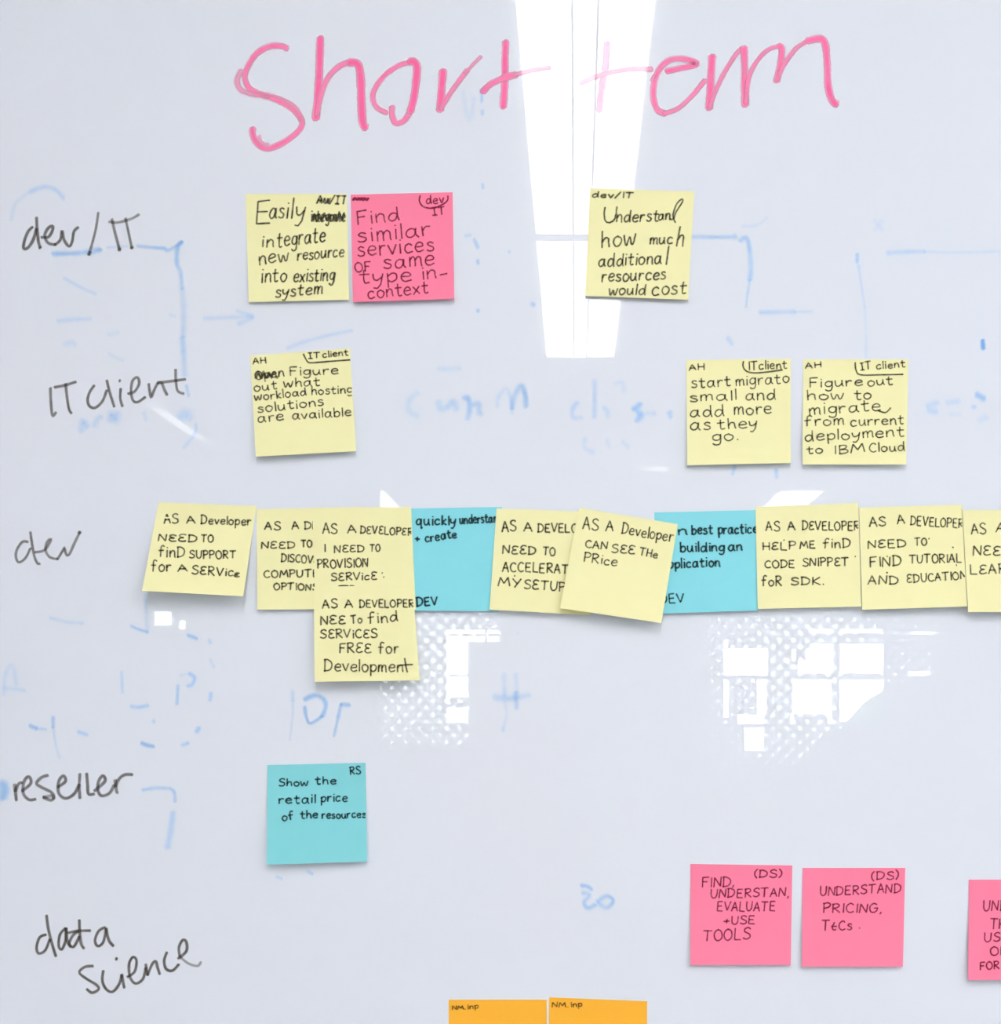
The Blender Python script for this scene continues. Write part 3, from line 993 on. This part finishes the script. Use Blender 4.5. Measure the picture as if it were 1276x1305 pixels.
# --- faded blue marks left from earlier writing
GHOST = [
    ((0, 230, .20376), """
[1 1]330 458,400 458,480 455,560 446,630 432
[.5 .6]670 420,740 414,800 412
[.7 .9]860 408,960 420,1030 425,1045 440,1110 405,1140 382
[.8 .8]1140 382,1112 420,1106 520,1130 570,1140 680
[1.1 .45]1140 680,1150 800,1145 980
[.7 .55]400 610,470 650,540 685,600 710
[.8 .5]360 880,460 870,570 865
[.8 .35]70 250,80 200,100 140,190 70,280 40,350 60,400 120
[.8 .45]190 70,280 40,350 60,400 110
[.7 .3]1060 840,1100 850
[1 .3]680 965,740 950
"""),
    ((0, 430, .20376), """
[1.1 .7]1140 0,1150 120,1155 240
[.6 .8]1165 300,1182 370
[1.3 .6]510 590,515 520,545 560
[1.1 .5]590 555,610 510,635 495
[1.4 .6]690 520,700 470,720 530,735 470
[1.6 .6]1125 500,1170 475,1190 510
[.7 .5]1225 540,1220 600,1150 690
[.8 .4]900 470,915 520
[1 .35]400 45,450 30,470 50
[.8 .35]680 100,720 125,770 145
"""),
    ((220, 380, .2351), """
[.8 .5]170 110,300 105,435 100
[.8 .5]350 70,435 102,355 140
[.7 .6]620 272,720 235,850 200,975 175
"""),
    ((460, 380, .2351), """
[1.1 .4]310 510,265 550,262 610,310 640
[1.3 .6]420 560,430 600,470 590,500 560,520 605
[1.1 1]560 545,582 540,590 600,578 655
[1 .7]610 580,640 570,640 620,655 625
[.9 .4]740 590,745 540,790 490,815 560,820 625
[1 .8]820 600,830 540,870 472,890 520,895 590
[.9 .4]420 385,480 384,540 380
[.8 .8]630 66,635 70
[.9 .3]920 35,935 38
"""),
    ((700, 440, .15332), """
[1 .6]235 475,195 530,200 600,270 600
[1 .5]375 290,380 400,375 600
[1 .5]450 520,480 540,490 600
[1.1 1.3]700 535,730 515,760 485
[1.1 .8]735 560,770 580,725 630
[1 .5]810 565,880 565
[1.1 .8]1000 555,1010 600
[1 .35]300 770,295 850,370 890
[1 .3]480 790,500 850
[1 .3]610 800,660 850
[.8 .3]540 320,610 310,620 390
"""),
    ((870, 220, .31818), """
[.8 .7]40 258,150 258,215 255
[.9 .8]230 275,255 260,268 300,275 380,270 430
[.5 .6]270 430,260 490,255 540
[.9 .7]310 560,400 558,450 558
[.6 .5]450 558,520 556
[.7 1]700 325,700 360
[.6 .5]705 370,715 440,730 540
[.6 .25]730 540,735 640,735 740
[.8 .6]820 322,880 318,970 316
[.6 .35]970 316,1100 320,1275 315
[.8 .6]180 660,200 690
[.8 1.1]1203 670,1205 705
[1 .25]770 190,800 230
[1 .25]800 190,770 230
[.6 .3]240 215,300 210,340 180
"""),
    ((1130, 420, .16859), """
[.8 .8]725 80,735 150
[1.2 .5]310 580,390 550
[1.2 .5]315 615,380 620
[1.2 .5]460 555,550 540
[1 .3]480 640,560 640
[1.2 1.2]680 490,740 525
[.9 .9]655 590,668 580
[1.2 .3]700 690,760 660
"""),
    ((560, 80, .27586), """
[.7 1]195 120,196 180
[.7 .8]198 220,200 240
[.9 .25]110 130,125 230,145 260,160 160
[.6 1]200 560,202 580
[.7 .7]120 800,145 795
[.7 .9]160 815,170 835,180 855
[.7 1]176 912,180 930
[.7 .8]430 1110,440 1120
[.7 .8]178 1140,182 1150
[.7 .4]480 630,450 680,480 730,540 760
[.8 .5]515 830,525 880,540 940,560 1000
[.5 .6]322 868,324 878
"""),
    ((0, 780, .24528), """
[.6 .5]260 30,350 52,435 58
[.6 .9]680 72,720 90,770 105
[.7 1]975 120,1025 138
[.9 .35]20 430,25 340,50 280,70 290,85 380
[.9 .4]20 395,75 400,130 408
[.6 .7]632 310,636 420
[.7 .8]925 380,922 430,920 480
[.6 .4]935 330,980 320
[.8 1]985 320,1010 340,1000 375,975 385
[.7 .9]680 490,720 495,770 485
[.8 1.3]155 590,190 605
[.6 .8]190 605,240 610
[.7 1]275 545,275 600
[.5 .4]275 600,290 690,310 760
[.7 1]405 622,455 638
[.8 1.4]735 680,765 692,800 698
[.7 .9]945 692,980 680
[.8 1]1035 600,1020 625
[.8 .8]795 565,803 572
[.7 1]740 925,800 915,870 915
[.7 .8]880 915,905 935,910 985
[1.1 .7]900 1040,890 1120,870 1225
[1.6 1.9]8 890,24 915,14 968
"""),
    ((160, 740, .25078), """
[.8 .4]100 70,105 150,110 260
[.7 .7]425 300,432 318
[.7 .4]430 400,450 440
[.7 .8]435 570,430 610
[.7 .6]848 560,850 610
[.5 .4]850 610,850 680,835 810
[.9 1.2]910 605,960 582,1005 600,1018 640,1000 690
[.7 1]1000 690,940 725,918 690,910 640
[.8 .9]1140 632,1095 630
[.7 .7]1095 630,1080 700,1060 790
"""),
    ((460, 760, .23511), """
[.9 .5]775 420,780 540
[.8 .4]840 420,845 520
[.9 .7]840 520,845 610
[1.1 .6]720 545,800 555,915 535
[.6 .3]780 570,790 640,770 730
[.9 .4]768 710,772 728
[.5 .3]845 195,855 205
"""),
    ((620, 1000, .5141), """
[.9 1]235 250,250 252,262 260
[.9 .9]238 268,256 274,242 292,252 306,270 298
[.9 .9]275 290,298 276,315 288,298 305,276 292
"""),
    ((320, 950, .13323), """
[.6 .9]540 1205,590 1230
[.6 .9]245 1255,295 1275
"""),
    ((860, 440, .25078), """
[.7 .9]305 615,295 655
[.7 .7]515 630,518 675
"""),
]
for i_, (f_, s_) in enumerate(GHOST):
    ik = Ink(bplace, 60 + i_)
    trace(ik, f_, s_, 5.2, .92, core=.1, wob=.16)
    ik.build('faded_marking', BLUE_INK, board, 'faded blue marker traces of wiped writing')
